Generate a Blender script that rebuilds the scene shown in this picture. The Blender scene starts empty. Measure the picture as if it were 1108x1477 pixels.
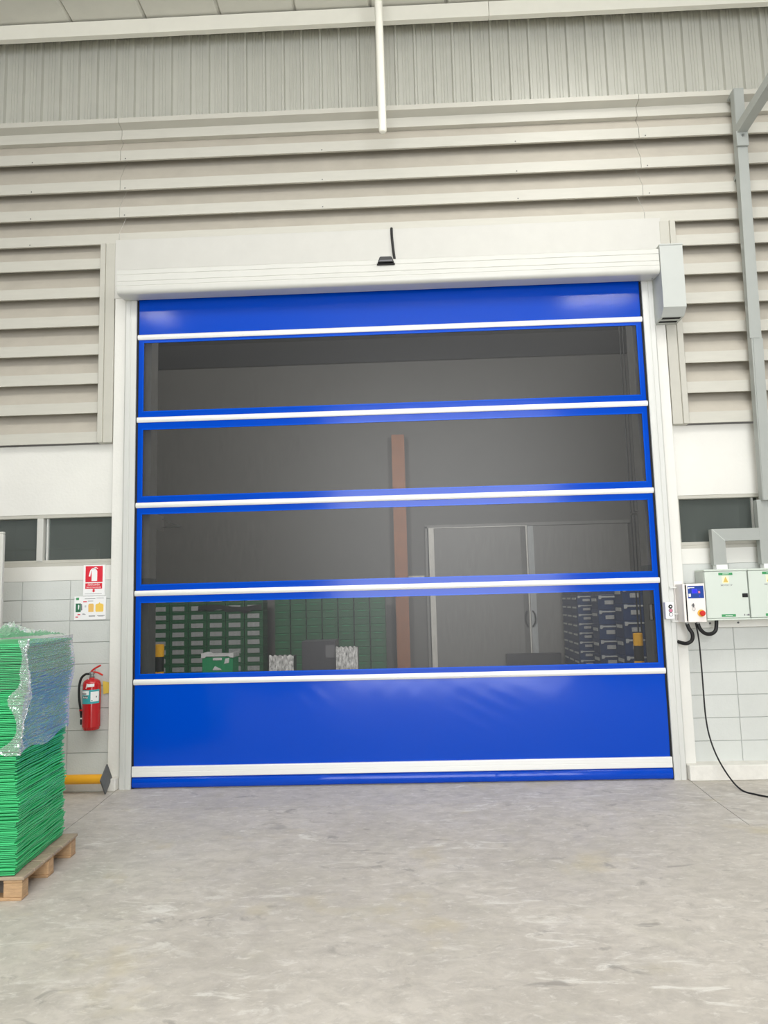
import bpy, bmesh, math, random
from mathutils import Vector, Matrix
random.seed(7)
sc = bpy.context.scene
COL = sc.collection
PI = math.pi

# ------------------------------------------------------------------ camera
CAM = (0.14185, -6.88518, 1.64218)
YAW, PITCH, ROLL, FPX = -0.031687, 0.114754, -0.025442, 1080.0
def make_camera():
    cy, sy = math.cos(YAW), math.sin(YAW)
    f = Vector((sy*math.cos(PITCH), cy*math.cos(PITCH), math.sin(PITCH)))
    r = Vector((cy, -sy, 0)); u = r.cross(f)
    r2 = r*math.cos(ROLL) + u*math.sin(ROLL); u2 = -r*math.sin(ROLL) + u*math.cos(ROLL)
    cd = bpy.data.cameras.new('camera'); co = bpy.data.objects.new('camera', cd); COL.objects.link(co)
    cd.sensor_fit = 'HORIZONTAL'; cd.sensor_width = 36.0; cd.lens = FPX/1108*36.0
    cd.clip_start = 0.05; cd.clip_end = 200
    m = Matrix((( r2.x, u2.x, -f.x, CAM[0]), (r2.y, u2.y, -f.y, CAM[1]), (r2.z, u2.z, -f.z, CAM[2]), (0,0,0,1)))
    co.matrix_world = m
    sc.camera = co
make_camera()

# ------------------------------------------------------------------ light
sc.view_settings.view_transform = 'Standard'; sc.view_settings.look = 'None'
sc.view_settings.gamma = 1.0; sc.view_settings.use_curve_mapping = False
sc.view_settings.exposure = -0.45
w = bpy.data.worlds.new('sky'); sc.world = w; w.use_nodes = True
bg = w.node_tree.nodes['Background']; bg.inputs[0].default_value = (0.93, 0.97, 1.0, 1); bg.inputs[1].default_value = 1.5
def area(name, loc, size, power, color=(1, 1, 1), rot=(0, 0, 0)):
    l = bpy.data.lights.new(name, 'AREA'); l.shape = 'RECTANGLE'; l.size, l.size_y = size; l.energy = power; l.color = color
    o = bpy.data.objects.new(name, l); COL.objects.link(o); o.location = loc; o.rotation_euler = rot
    return o
WARM = (1.0, 0.982, 0.945)
area('loading_bay_daylight', (1.2, -14.4, 3.5), (6.4, 6.8), 1400, (0.97, 0.98, 1.0), (PI/2, 0, 0))        # the open bay at the far end of the hall
area('roof_skylight', (0.5, -4.7, 7.35), (9.0, 2.2), 440, WARM)
area('ceiling_lamp', (2.1, -1.9, 7.25), (0.8, 1.2), 45, WARM)
for k in range(4): area('lamp_tube', (3.44+.303*k, -6.8, 7.2), (0.04, 0.9), 20, WARM)
for k in range(2): area('lamp_tube', (-4.74+.27*k, -6.8, 7.2), (0.04, 0.9), 20, WARM)
area('storeroom_light', (0, 4.2, 7.3), (5.0, 1.5), 260, WARM)  # unseen fill, added to brighten the reveals of the door opening
area('storeroom_light', (-2.8, 1.7, 5.4), (1.4, .5), 700, WARM, (math.radians(79), 0, 0))
area('storeroom_light', (2.8, 1.7, 5.4), (1.4, .5), 700, WARM, (math.radians(79), 0, 0))

# ------------------------------------------------------------------ materials
def lin(c):
    return tuple(((v/255)/12.92 if v <= 10 else (((v/255)+.055)/1.055)**2.4) for v in c) + (1,)
def mat(name, rgb, rough=.5, metal=0.0, var=0.0, scale=6.0, bump=0.0, bscale=80.0, spec=.5, stretch=(1, 1, 1), rand=0.0, coat=0.0):
    m = bpy.data.materials.new(name); m.use_nodes = True
    nt = m.node_tree; N = nt.nodes; L = nt.links; b = N['Principled BSDF']
    c = lin(rgb); b.inputs['Base Color'].default_value = c
    b.inputs['Roughness'].default_value = rough; b.inputs['Metallic'].default_value = metal
    b.inputs['Specular IOR Level'].default_value = spec
    if coat: b.inputs['Coat Weight'].default_value = coat; b.inputs['Coat Roughness'].default_value = .1
    src = None
    if var or bump:
        g = N.new('ShaderNodeNewGeometry'); mp = N.new('ShaderNodeMapping'); mp.inputs['Scale'].default_value = stretch
        L.new(g.outputs['Position'], mp.inputs['Vector'])
    if var:
        n = N.new('ShaderNodeTexNoise'); n.inputs['Scale'].default_value = scale; n.inputs['Detail'].default_value = 6; n.inputs['Roughness'].default_value = .6
        L.new(mp.outputs[0], n.inputs['Vector'])
        mr = N.new('ShaderNodeMapRange'); mr.inputs['From Min'].default_value = .3; mr.inputs['From Max'].default_value = .7
        mr.inputs['To Min'].default_value = 1-var; mr.inputs['To Max'].default_value = 1+var
        L.new(n.outputs['Fac'], mr.inputs['Value'])
        src = mr.outputs[0]
    if rand:
        oi = N.new('ShaderNodeObjectInfo'); mr2 = N.new('ShaderNodeMapRange')
        mr2.inputs['To Min'].default_value = 1-rand; mr2.inputs['To Max'].default_value = 1+rand
        L.new(oi.outputs['Random'], mr2.inputs['Value'])
        if src:
            mm = N.new('ShaderNodeMath'); mm.operation = 'MULTIPLY'; L.new(src, mm.inputs[0]); L.new(mr2.outputs[0], mm.inputs[1]); src = mm.outputs[0]
        else: src = mr2.outputs[0]
    if src:
        vm = N.new('ShaderNodeVectorMath'); vm.operation = 'SCALE'; vm.inputs[0].default_value = c[:3]
        L.new(src, vm.inputs['Scale']); L.new(vm.outputs[0], b.inputs['Base Color'])
    if bump:
        n2 = N.new('ShaderNodeTexNoise'); n2.inputs['Scale'].default_value = bscale; n2.inputs['Detail'].default_value = 4
        L.new(mp.outputs[0], n2.inputs['Vector'])
        bp = N.new('ShaderNodeBump'); bp.inputs['Strength'].default_value = bump; bp.inputs['Distance'].default_value = .01
        L.new(n2.outputs['Fac'], bp.inputs['Height']); L.new(bp.outputs[0], b.inputs['Normal'])
    return m
M = {}
M['white_paint'] = mat('white_wall_paint', (226, 225, 219), .55, var=.03, scale=2, bump=.15, bscale=40)
M['fascia'] = mat('fascia_paint', (202, 201, 195), .5, var=.02)
M['plinth'] = mat('white_plinth_paint', (226, 224, 217), .6, var=.08, scale=9, bump=.3, bscale=30)
M['block'] = mat('grey_block_paint', (207, 210, 206), .55, var=.03, scale=3, bump=.25, bscale=60, rand=.012)
M['hall'] = mat('hall_wall', (158, 160, 160), .6)
M['mortar'] = mat('painted_mortar', (182, 185, 182), .7)
M['louver'] = mat('louver_paint', (197, 195, 185), .45, var=.03, scale=4, stretch=(1, 1, 6))
M['louver_dust'] = mat('dusty_louver_paint', (189, 183, 171), .65, var=.05, scale=5)
M['louver_frame'] = mat('louver_frame_paint', (190, 188, 178), .5, var=.03)
M['clad'] = mat('cladding_steel', (198, 198, 189), .32, metal=.2, var=.03, scale=3)
M['beam'] = mat('beam_paint', (238, 236, 224), .5, var=.02)
M['roof'] = mat('roof_panel', (214, 213, 203), .5, var=.06, scale=2)
M['galv'] = mat('white_powder_coat', (204, 204, 198), .35, var=.02)
M['alu'] = mat('white_aluminium', (236, 236, 233), .3, metal=.15)
M['guide'] = mat('guide_aluminium', (216, 217, 213), .35, metal=.2, var=.03, scale=3, stretch=(8, 8, .5))
M['blue'] = mat('blue_vinyl', (0, 68, 188), .13, bump=.05, bscale=5, spec=.28)
M['blue_weld'] = mat('blue_vinyl_weld', (2, 80, 204), .13, spec=.28)
M['black_seal'] = mat('black_brush_seal', (16, 17, 20), .8)
M['black_plastic'] = mat('black_plastic', (22, 23, 25), .35)
M['black_rubber'] = mat('black_rubber', (18, 18, 20), .5)
M['motor'] = mat('motor_cover_grey', (188, 192, 188), .45, var=.02)
M['slot'] = mat('vent_darkness', (10, 12, 11), .9)
M['grey_duct'] = mat('grey_duct_paint', (163, 167, 163), .5, var=.03)
M['panel_box'] = mat('pale_green_grey_enclosure', (209, 218, 209), .4)
M['panel_side'] = mat('enclosure_side', (196, 203, 197), .45)
M['control_white'] = mat('control_box_white', (240, 235, 231), .4)
M['keypad'] = mat('keypad_blue', (24, 64, 150), .3)
M['lcd'] = mat('lcd_frame', (70, 80, 235), .2)
M['red'] = mat('extinguisher_red', (190, 14, 24), .22, coat=.5)
M['sign_red'] = mat('sign_red', (218, 42, 60), .4)
M['button_red'] = mat('button_red', (205, 40, 30), .35)
M['pink'] = mat('pink_print', (214, 120, 150), .4)
M['sign_white'] = mat('sign_white', (243, 243, 243), .35)
M['yellow'] = mat('yellow_paint', (238, 172, 34), .35, var=.05)
M['estop_yellow'] = mat('estop_yellow', (245, 190, 70), .4)
M['yellow_print'] = mat('yellow_print', (240, 200, 90), .5)
M['amber_print'] = mat('amber_print', (235, 190, 105), .5)
M['olive_yellow'] = mat('warning_yellow', (214, 184, 92), .5)
M['cream'] = mat('sticker_cream', (250, 244, 205), .5)
M['yellow_tag'] = mat('yellow_tag', (232, 206, 90), .5)
M['green_print'] = mat('green_print', (62, 150, 92), .5)
M['dark_green_print'] = mat('dark_green_print', (44, 112, 78), .5)
M['grey_print'] = mat('grey_print', (120, 120, 124), .6)
M['teal'] = mat('teal_label', (64, 165, 172), .4)
M['steel'] = mat('steel', (170, 172, 172), .3, metal=.9)
M['dark_steel'] = mat('dark_base_plate', (104, 106, 106), .5, metal=.3, var=.1, scale=40)
M['sheet'] = mat('green_plastic_sheet', (66, 194, 122), .38, rand=.16)
M['pallet'] = mat('pallet_wood', (190, 156, 118), .7, var=.16, scale=14, stretch=(1, 1, 5), bump=.4, bscale=60, rand=.12)
M['pallet_deck'] = mat('pallet_deck_wood', (166, 150, 130), .75, var=.12, scale=12, bump=.4, bscale=60, rand=.08)
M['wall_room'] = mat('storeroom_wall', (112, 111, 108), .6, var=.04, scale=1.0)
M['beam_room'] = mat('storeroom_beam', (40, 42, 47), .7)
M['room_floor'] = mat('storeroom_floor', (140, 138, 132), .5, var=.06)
M['rust_col'] = mat('red_oxide_paint', (168, 112, 78), .5, var=.1, scale=4)
M['door_room'] = mat('storeroom_door', (138, 137, 134), .45, var=.03, scale=8, stretch=(6, 1, .4))
M['door_strip'] = mat('door_strip', (232, 230, 222), .3)
M['crate_green'] = mat('green_crate', (38, 100, 64), .5, rand=.12)
M['crate_green_light'] = mat('bright_green_crate', (40, 160, 105), .4)
M['crate_blue'] = mat('blue_crate', (27, 54, 100), .5, rand=.1)
M['crate_label'] = mat('crate_label', (176, 178, 178), .5, var=.12, scale=60)
M['crate_rim'] = mat('crate_rim', (186, 190, 190), .5)
M['wrap_dark'] = mat('dark_wrap', (74, 74, 80), .4, var=.15, scale=30)
M['shade_net'] = mat('dark_film', (50, 52, 54), .5)
M['boll_black'] = mat('bollard_black', (30, 31, 34), .4)
M['boll_yellow'] = mat('bollard_yellow', (252, 190, 40), .4)
def foil():
    m = mat('crumpled_foil', (240, 240, 238), .25, metal=.2, var=.75, scale=34, stretch=(1, 1, .35), bump=1.0, bscale=26)  # streaks in the colour stand in for foil reflections and crumple shade
    return m
M['foil'] = foil()
def screen_mat():                      # fine woven PVC mesh: threads too fine to tell apart, part open, part dark thread
    m = bpy.data.materials.new('woven_screen'); m.use_nodes = True; nt = m.node_tree; N = nt.nodes; L = nt.links
    b = N['Principled BSDF']; b.inputs['Base Color'].default_value = lin((30, 31, 30)); b.inputs['Roughness'].default_value = .33; b.inputs['Specular IOR Level'].default_value = .5
    t = N.new('ShaderNodeBsdfTransparent'); mx = N.new('ShaderNodeMixShader')
    g = N.new('ShaderNodeNewGeometry'); n = N.new('ShaderNodeTexNoise'); n.inputs['Scale'].default_value = 22; n.inputs['Detail'].default_value = 3
    mp = N.new('ShaderNodeMapping'); mp.inputs['Scale'].default_value = (1.6, 1, .3)
    L.new(g.outputs['Position'], mp.inputs[0]); L.new(mp.outputs[0], n.inputs['Vector'])
    mr = N.new('ShaderNodeMapRange'); mr.inputs['To Min'].default_value = .42; mr.inputs['To Max'].default_value = .51
    L.new(n.outputs['Fac'], mr.inputs['Value']); L.new(mr.outputs[0], mx.inputs[0])
    L.new(t.outputs[0], mx.inputs[1]); L.new(b.outputs[0], mx.inputs[2]); L.new(mx.outputs[0], N['Material Output'].inputs[0])
    return m
M['screen'] = screen_mat()
def film_mat(name, opac, rough, milk):
    m = bpy.data.materials.new(name); m.use_nodes = True; nt = m.node_tree; N = nt.nodes; L = nt.links
    N.remove(N['Principled BSDF'])
    t = N.new('ShaderNodeBsdfTransparent'); t.inputs[0].default_value = (.96, .97, .97, 1)
    g = N.new('ShaderNodeBsdfGlossy'); g.inputs['Roughness'].default_value = rough; g.inputs['Color'].default_value = (.95, .97, 1, 1)
    d = N.new('ShaderNodeBsdfDiffuse'); d.inputs['Color'].default_value = (.9, .92, .92, 1)
    lw = N.new('ShaderNodeLayerWeight'); lw.inputs['Blend'].default_value = .5
    mr = N.new('ShaderNodeMapRange'); mr.inputs['To Min'].default_value = opac; mr.inputs['To Max'].default_value = min(.85, opac+.55)
    L.new(lw.outputs['Facing'], mr.inputs['Value'])
    m1 = N.new('ShaderNodeMixShader'); m1.inputs[0].default_value = milk
    L.new(g.outputs[0], m1.inputs[1]); L.new(d.outputs[0], m1.inputs[2])
    m2 = N.new('ShaderNodeMixShader'); L.new(mr.outputs[0], m2.inputs[0]); L.new(t.outputs[0], m2.inputs[1]); L.new(m1.outputs[0], m2.inputs[2])
    L.new(m2.outputs[0], N['Material Output'].inputs[0])
    return m
M['film'] = film_mat('stretch_film', .10, .10, .28)
M['film_bunch'] = film_mat('bunched_film', .26, .15, .42)
M['film_thin'] = film_mat('thin_film', .03, .12, .2)
def glass_mat():
    m = bpy.data.materials.new('tinted_glass'); m.use_nodes = True; nt = m.node_tree; N = nt.nodes; L = nt.links
    N.remove(N['Principled BSDF'])
    t = N.new('ShaderNodeBsdfTransparent'); t.inputs[0].default_value = (.42, .47, .45, 1)
    g = N.new('ShaderNodeBsdfGlossy'); g.inputs['Roughness'].default_value = .04
    fr = N.new('ShaderNodeFresnel'); fr.inputs[0].default_value = 1.55
    veil = N.new('ShaderNodeBsdfDiffuse'); veil.inputs['Color'].default_value = (.24, .27, .255, 1)      # flat grey in place of the hall's reflection in the glass
    veil_mix = N.new('ShaderNodeMixShader'); veil_mix.inputs[0].default_value = .30; L.new(t.outputs[0], veil_mix.inputs[1]); L.new(veil.outputs[0], veil_mix.inputs[2])
    mx = N.new('ShaderNodeMixShader'); L.new(fr.outputs[0], mx.inputs[0]); L.new(veil_mix.outputs[0], mx.inputs[1]); L.new(g.outputs[0], mx.inputs[2])
    L.new(mx.outputs[0], N['Material Output'].inputs[0])
    return m
M['glass'] = glass_mat()
def emit_mat(name, rgb, s):
    m = bpy.data.materials.new(name); m.use_nodes = True; b = m.node_tree.nodes['Principled BSDF']
    b.inputs['Base Color'].default_value = lin(rgb); b.inputs['Emission Color'].default_value = lin(rgb); b.inputs['Emission Strength'].default_value = s
    return m
M['lcd_glow'] = emit_mat('lcd_glow', (20, 24, 225), .8)
def concrete():
    m = bpy.data.materials.new('worn_concrete'); m.use_nodes = True; nt = m.node_tree; N = nt.nodes; L = nt.links; b = N['Principled BSDF']
    g = N.new('ShaderNodeNewGeometry')
    oi = N.new('ShaderNodeObjectInfo')
    def noise(scale, detail, rough, st=(1, 1, 1), off=(0, 0, 0), dist=0.0, rot=0.0):
        mp = N.new('ShaderNodeMapping'); mp.inputs['Scale'].default_value = st; mp.inputs['Location'].default_value = off; mp.inputs['Rotation'].default_value = (0, 0, rot)
        L.new(g.outputs['Position'], mp.inputs[0])
        n = N.new('ShaderNodeTexNoise'); n.inputs['Scale'].default_value = scale; n.inputs['Detail'].default_value = detail
        n.inputs['Roughness'].default_value = rough; n.inputs['Distortion'].default_value = dist
        L.new(mp.outputs[0], n.inputs['Vector']); return n.outputs['Fac']
    def ramp(v, lo, hi, a=0.0, c=1.0):
        r = N.new('ShaderNodeMapRange'); r.inputs['From Min'].default_value = lo; r.inputs['From Max'].default_value = hi
        r.inputs['To Min'].default_value = a; r.inputs['To Max'].default_value = c; L.new(v, r.inputs['Value']); return r.outputs[0]
    def mix(fac, a, c):
        x = N.new('ShaderNodeMix'); x.data_type = 'RGBA'; L.new(fac, x.inputs[0])
        if isinstance(a, tuple): x.inputs[6].default_value = a
        else: L.new(a, x.inputs[6])
        if isinstance(c, tuple): x.inputs[7].default_value = c
        else: L.new(c, x.inputs[7])
        return x.outputs[2]
    def mul(a, c):
        x = N.new('ShaderNodeMath'); x.operation = 'MULTIPLY'; L.new(a, x.inputs[0])
        if isinstance(c, float): x.inputs[1].default_value = c
        else: L.new(c, x.inputs[1])
        return x.outputs[0]
    base = mix(ramp(noise(.9, 5, .6), .32, .68), lin((187, 181, 172)), lin((206, 200, 191)))
    base = mix(ramp(noise(2.2, 6, .65, off=(4, 1, 0)), .52, .74, 0, .55), base, lin((186, 182, 168)))        # yellowish worn areas
    base = mix(ramp(noise(9, 8, .75, (.8, 1, 1), dist=.4), .42, .72, 0, .7), base, lin((160, 155, 148)))
    base = mix(ramp(noise(16, 6, .7, (.7, 1.2, 1), (3, 3, 0), .5), .55, .72, 0, .65), base, lin((226, 222, 215)))              # fine mottling
    scuff = mul(ramp(noise(5.0, 8, .72, (.55, 1.5, 1), (2, 5, 0), 1.2, .25), .55, .64), ramp(noise(1.1, 3, .5, off=(7, 2, 0)), .42, .6))
    base = mix(mul(scuff, .8), base, lin((222, 219, 212)))                                                    # pale trowel scuffs
    stain = mul(ramp(noise(7, 5, .6, (.7, 1, 1), (9, 9, 0), .6), .60, .68), ramp(noise(.9, 2, .5, off=(1, 8, 0)), .42, .56))
    base = mix(mul(stain, .55), base, lin((132, 128, 123)))                                                     # dark spots
    sp = ramp(noise(38, 3, .5), .72, .78)
    base = mix(mul(sp, .35), base, lin((130, 126, 120)))
    yst = mul(ramp(noise(1.6, 4, .55, off=(3.3, 6.1, 0)), .6, .72), .35)
    base = mix(yst, base, lin((196, 182, 138)))
    L.new(base, b.inputs['Base Color'])
    L.new(ramp(noise(3, 5, .6), .3, .7, .5, .7), b.inputs['Roughness'])
    bp = N.new('ShaderNodeBump'); bp.inputs['Strength'].default_value = .25; bp.inputs['Distance'].default_value = .006
    L.new(noise(30, 6, .7), bp.inputs['Height']); L.new(bp.outputs[0], b.inputs['Normal'])
    return m
M['concrete'] = concrete()
M['joint'] = mat('floor_joint', (150, 146, 138), .9)

# ------------------------------------------------------------------ mesh helpers
class MB:
    def __init__(s): s.v = []; s.f = []; s.mi = []; s.cm = 0
    def add(s, vs, fs):
        o = len(s.v); s.v += [tuple(p) for p in vs]
        for f in fs: s.f.append([i+o for i in f]); s.mi.append(s.cm)
        return s
    def box(s, x0, x1, y0, y1, z0, z1, c=0.0):
        if c <= 0:
            return s.add([(x, y, z) for x in (x0, x1) for y in (y0, y1) for z in (z0, z1)],
                         [(0, 1, 3, 2), (4, 6, 7, 5), (0, 4, 5, 1), (2, 3, 7, 6), (0, 2, 6, 4), (1, 5, 7, 3)])
        lo = (x0, y0, z0); hi = (x1, y1, z1); vs = []; idx = {}
        for sx in (0, 1):
            for sy in (0, 1):
                for sz in (0, 1):
                    sgn = (sx, sy, sz)
                    for a in range(3):
                        p = []
                        for k in range(3):
                            e = hi[k] if sgn[k] else lo[k]
                            if k != a: e += -c if sgn[k] else c
                            p.append(e)
                        idx[(sgn, a)] = len(vs); vs.append(p)
        fs = []
        for a in range(3):
            b, d = (a+1) % 3, (a+2) % 3
            for sa in (0, 1):
                loop = []
                for (i, j) in ((0, 0), (1, 0), (1, 1), (0, 1)):
                    g = [0, 0, 0]; g[a] = sa; g[b] = i; g[d] = j; loop.append(idx[(tuple(g), a)])
                fs.append(loop)
            for i in (0, 1):
                for j in (0, 1):
                    g0 = [0, 0, 0]; g0[b] = i; g0[d] = j; g0[a] = 0; g1 = g0[:]; g1[a] = 1
                    fs.append([idx[(tuple(g0), b)], idx[(tuple(g1), b)], idx[(tuple(g1), d)], idx[(tuple(g0), d)]])
        for sx in (0, 1):
            for sy in (0, 1):
                for sz in (0, 1): fs.append([idx[((sx, sy, sz), a)] for a in range(3)])
        return s.add(vs, fs)
    def prism(s, prof, a0, a1, axis='X', caps=True, closed=True):
        """extrude a 2-D profile: axis X takes (y,z) pairs, Y takes (x,z), Z takes (x,y)"""
        def P(p, a): return (a, p[0], p[1]) if axis == 'X' else ((p[0], a, p[1]) if axis == 'Y' else (p[0], p[1], a))
        n = len(prof); vs = [P(p, a0) for p in prof] + [P(p, a1) for p in prof]
        fs = [(i, (i+1) % n, n+(i+1) % n, n+i) for i in range(n if closed else n-1)]
        if caps and closed: fs += [list(range(n))[::-1], list(range(n, 2*n))]
        return s.add(vs, fs)
    def lathe(s, prof, n=24, origin=(0, 0, 0), axis='Z', caps=True):
        """prof: (radius, height) pairs"""
        vs = []
        for (r, h) in prof:
            for k in range(n):
                a = 2*PI*k/n; x, y = r*math.cos(a), r*math.sin(a)
                p = (x, y, h) if axis == 'Z' else ((h, x, y) if axis == 'X' else (x, h, y))
                vs.append((p[0]+origin[0], p[1]+origin[1], p[2]+origin[2]))
        m = len(prof); fs = []
        for i in range(m-1):
            for k in range(n): fs.append((i*n+k, i*n+(k+1) % n, (i+1)*n+(k+1) % n, (i+1)*n+k))
        if caps: fs += [list(range(n))[::-1], list(range((m-1)*n, m*n))]
        return s.add(vs, fs)
    def tube(s, pts, r, n=10, rr=None):
        pts = [Vector(p) for p in pts]; vs = []; prev = None
        for i, p in enumerate(pts):
            t = (pts[min(i+1, len(pts)-1)] - pts[max(i-1, 0)]).normalized()
            if prev is None:
                a = Vector((0, 0, 1)) if abs(t.z) < .9 else Vector((1, 0, 0))
                u = t.cross(a).normalized()
            else: u = (prev - t*prev.dot(t)).normalized()
            prev = u; v = t.cross(u); q = rr[i] if rr else r
            for k in range(n):
                a = 2*PI*k/n; vs.append(p + u*(q*math.cos(a)) + v*(q*math.sin(a)))
        m = len(pts)
        fs = [(i*n+k, i*n+(k+1) % n, (i+1)*n+(k+1) % n, (i+1)*n+k) for i in range(m-1) for k in range(n)]
        fs += [list(range(n))[::-1], list(range((m-1)*n, m*n))]
        return s.add(vs, fs)
    def grid(s, fn, nu, nv):
        vs = [fn(i/nu, j/nv) for i in range(nu+1) for j in range(nv+1)]
        fs = [(i*(nv+1)+j, (i+1)*(nv+1)+j, (i+1)*(nv+1)+j+1, i*(nv+1)+j+1) for i in range(nu) for j in range(nv)]
        return s.add(vs, fs)
def smooth_path(pts, k=6):
    P = [Vector(p) for p in pts]; out = []
    for i in range(len(P)-1):
        a, b, c, d = P[max(i-1, 0)], P[i], P[i+1], P[min(i+2, len(P)-1)]
        for j in range(k):
            t = j/k
            out.append(.5*((2*b)+(c-a)*t+(2*a-5*b+4*c-d)*t*t+(3*b-a-3*c+d)*t**3))
    out.append(P[-1]); return out
ORG = {}
def thing(name, label, cat, loc=(0, 0, 0), group=None, kind=None):
    o = bpy.data.objects.new(name, None); COL.objects.link(o); o.location = loc; o.empty_display_size = .1
    ORG[o.name] = Vector(loc); tag(o, label, cat, group, kind); return o
def tag(o, label=None, cat=None, group=None, kind=None):
    if label: o['label'] = label
    if cat: o['category'] = cat
    if group: o['group'] = group
    if kind: o['kind'] = kind
    return o
def mesh_of(name, mb, mats, org, smooth=False):
    me = bpy.data.meshes.new(name)
    me.from_pydata([(x-org[0], y-org[1], z-org[2]) for (x, y, z) in mb.v], [], mb.f)
    for m in (mats if isinstance(mats, (list, tuple)) else [mats]): me.materials.append(m)
    me.polygons.foreach_set('material_index', mb.mi)
    b = bmesh.new(); b.from_mesh(me); bmesh.ops.recalc_face_normals(b, faces=b.faces); b.to_mesh(me); b.free()
    if smooth:
        me.polygons.foreach_set('use_smooth', [True]*len(me.polygons)); me.set_sharp_from_angle(angle=math.radians(38))
    me.update(); return me
def obj(name, mb, mats, parent=None, smooth=False, org=None):
    base = ORG[parent.name] if parent else Vector(org or (0, 0, 0))
    o = bpy.data.objects.new(name, mesh_of(name, mb, mats, base, smooth)); COL.objects.link(o)
    if parent: o.parent = parent
    else: o.location = base
    ORG[o.name] = base.copy(); return o
def solid(name, label, cat, mb, mats, group=None, kind=None, smooth=False, org=None):
    return tag(obj(name, mb, mats, None, smooth, org), label, cat, group, kind)
def structure(name, label, mb, mats, cat='wall', smooth=False):
    return tag(obj(name, mb, mats, None, smooth), label, cat, None, 'structure')
def dup(root, loc=None, rotz=None, label=None, group=None):
    r = root.copy(); COL.objects.link(r); ORG[r.name] = Vector(loc) if loc else ORG[root.name]
    if loc: r.location = loc
    if rotz is not None: r.rotation_euler = (0, 0, rotz)
    if label: r['label'] = label
    if group: r['group'] = group
    for ch in list(root.children):
        c = ch.copy(); COL.objects.link(c); c.parent = r
        for g in ch.children:
            d = g.copy(); COL.objects.link(d); d.parent = c
    return r
def text(name, body, size, loc, m, parent, squash=1.0, align='CENTER'):
    cu = bpy.data.curves.new(name, 'FONT'); cu.body = body; cu.size = size; cu.align_x = align; cu.align_y = 'CENTER'; cu.extrude = .0004; cu.resolution_u = 3
    t = bpy.data.objects.new(name, cu); COL.objects.link(t)
    dg = bpy.context.evaluated_depsgraph_get(); me = bpy.data.meshes.new_from_object(t.evaluated_get(dg))
    bpy.data.objects.remove(t); bpy.data.curves.remove(cu)
    base = ORG[parent.name]
    for v in me.vertices:
        x, y, z = v.co; v.co = (loc[0]+x*squash-base[0], loc[1]-z-base[1], loc[2]+y-base[2])
    me.materials.clear(); me.materials.append(m)
    o = bpy.data.objects.new(name, me); COL.objects.link(o); o.parent = parent; ORG[o.name] = base.copy(); return o
def wav(x, k): return math.sin(x*k)*.5 + math.sin(x*k*2.3+1.1)*.3 + math.sin(x*k*5.1+.4)*.2

# ------------------------------------------------------------------ floor
fl = structure('floor', 'worn grey concrete warehouse floor in front of the blue door', MB().box(-9, 9, -14.5, .28, -.2, -.012), M['joint'], 'floor')
g = .0025
obj('slab', MB().prism([(-2.48+g, -.68+g), (2.49-g, -.68+g), (2.535-g, .0), (2.535-g, .28), (-2.535+g, .28), (-2.535+g, 0)], -.012, 0, 'Z'), M['concrete'], fl)
main = [(-9, -14.5), (9, -14.5), (9, -1.34-g), (2.47-g, -1.34-g), (2.49-g, -.68-g), (-2.48+g, -.68-g), (-2.45+g, -1.34-g), (-9, -1.34-g)]
obj('slab', MB().prism(main, -.012, 0, 'Z'), M['concrete'], fl)
obj('slab', MB().prism([(-9, -1.34+g), (-2.45-g, -1.34+g), (-2.48-g, -.68), (-2.535-g, 0), (-9, 0)], -.012, 0, 'Z'), M['concrete'], fl)
obj('slab', MB().prism([(9, -1.34+g), (9, 0), (2.535+g, 0), (2.49+g, -.68), (2.47+g, -1.34+g)], -.012, 0, 'Z'), M['concrete'], fl)

# ------------------------------------------------------------------ front wall
WF = .08
COURSES = [.10, .305, .505, .705, .905, 1.105, 1.305, 1.505, 1.705, 1.885]
def block_field(parent, joints, xa, xb):
    first = {}
    for r in range(len(COURSES)-1):
        z0, z1 = COURSES[r], COURSES[r+1]
        xs = [xa] + sorted(j for j in joints if xa < j < xb) + [xb]
        for a, b in zip(xs, xs[1:]):
            key = (round(b-a, 3), round(z1-z0, 3))
            if key not in first:
                me = mesh_of('block', MB().box(.003, b-a-.003, 0, .012, .003, z1-z0-.003, .0025), M['block'], (0, 0, 0)); first[key] = me
            o = bpy.data.objects.new('block', first[key]); COL.objects.link(o); o.parent = parent; o.location = (a, WF, z0)
wl = MB()
wl.box(-9, -2.30, WF+.008, .28, 0, 1.885)
wl.cm = 1
wl.box(-9, -2.30, WF, .28, 1.885, 2.02); wl.box(-9, -4.76, WF, .28, 2.02, 2.513); wl.box(-2.645, -2.30, WF, .28, 2.02, 2.513)
wl.box(-9, -2.30, WF, .28, 2.513, 2.846); wl.box(-9, -2.30, WF+.012, .28, 2.846, 3.18); wl.box(-2.675, -2.30, WF+.012, .28, 3.18, 5.2)
wall_left = structure('wall_left', 'painted block wall left of the blue door with white band above', wl, [M['mortar'], M['white_paint']])
block_field(wall_left, [-2.585-.46*k for k in range(0, 12)], -7.6, -2.64)
wr = MB()
wr.box(2.332, 9, WF+.008, .28, 0, 1.885)
wr.cm = 1
wr.box(2.332, 9, WF, .28, 1.885, 2.025); wr.box(2.332, 2.642, WF, .28, 2.025, 2.519); wr.box(3.40, 9, WF, .28, 2.025, 2.519)
wr.box(2.332, 9, WF, .28, 2.519, 2.85); wr.box(2.332, 9, WF+.012, .28, 2.85, 3.18); wr.box(2.332, 2.67, WF+.012, .28, 3.18, 5.2)
wall_right = structure('wall_right', 'painted block wall right of the blue door behind the switch boxes', wr, [M['mortar'], M['white_paint']])
block_field(wall_right, [2.596+.46*k for k in range(0, 10)], 2.62, 6.0)
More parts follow.
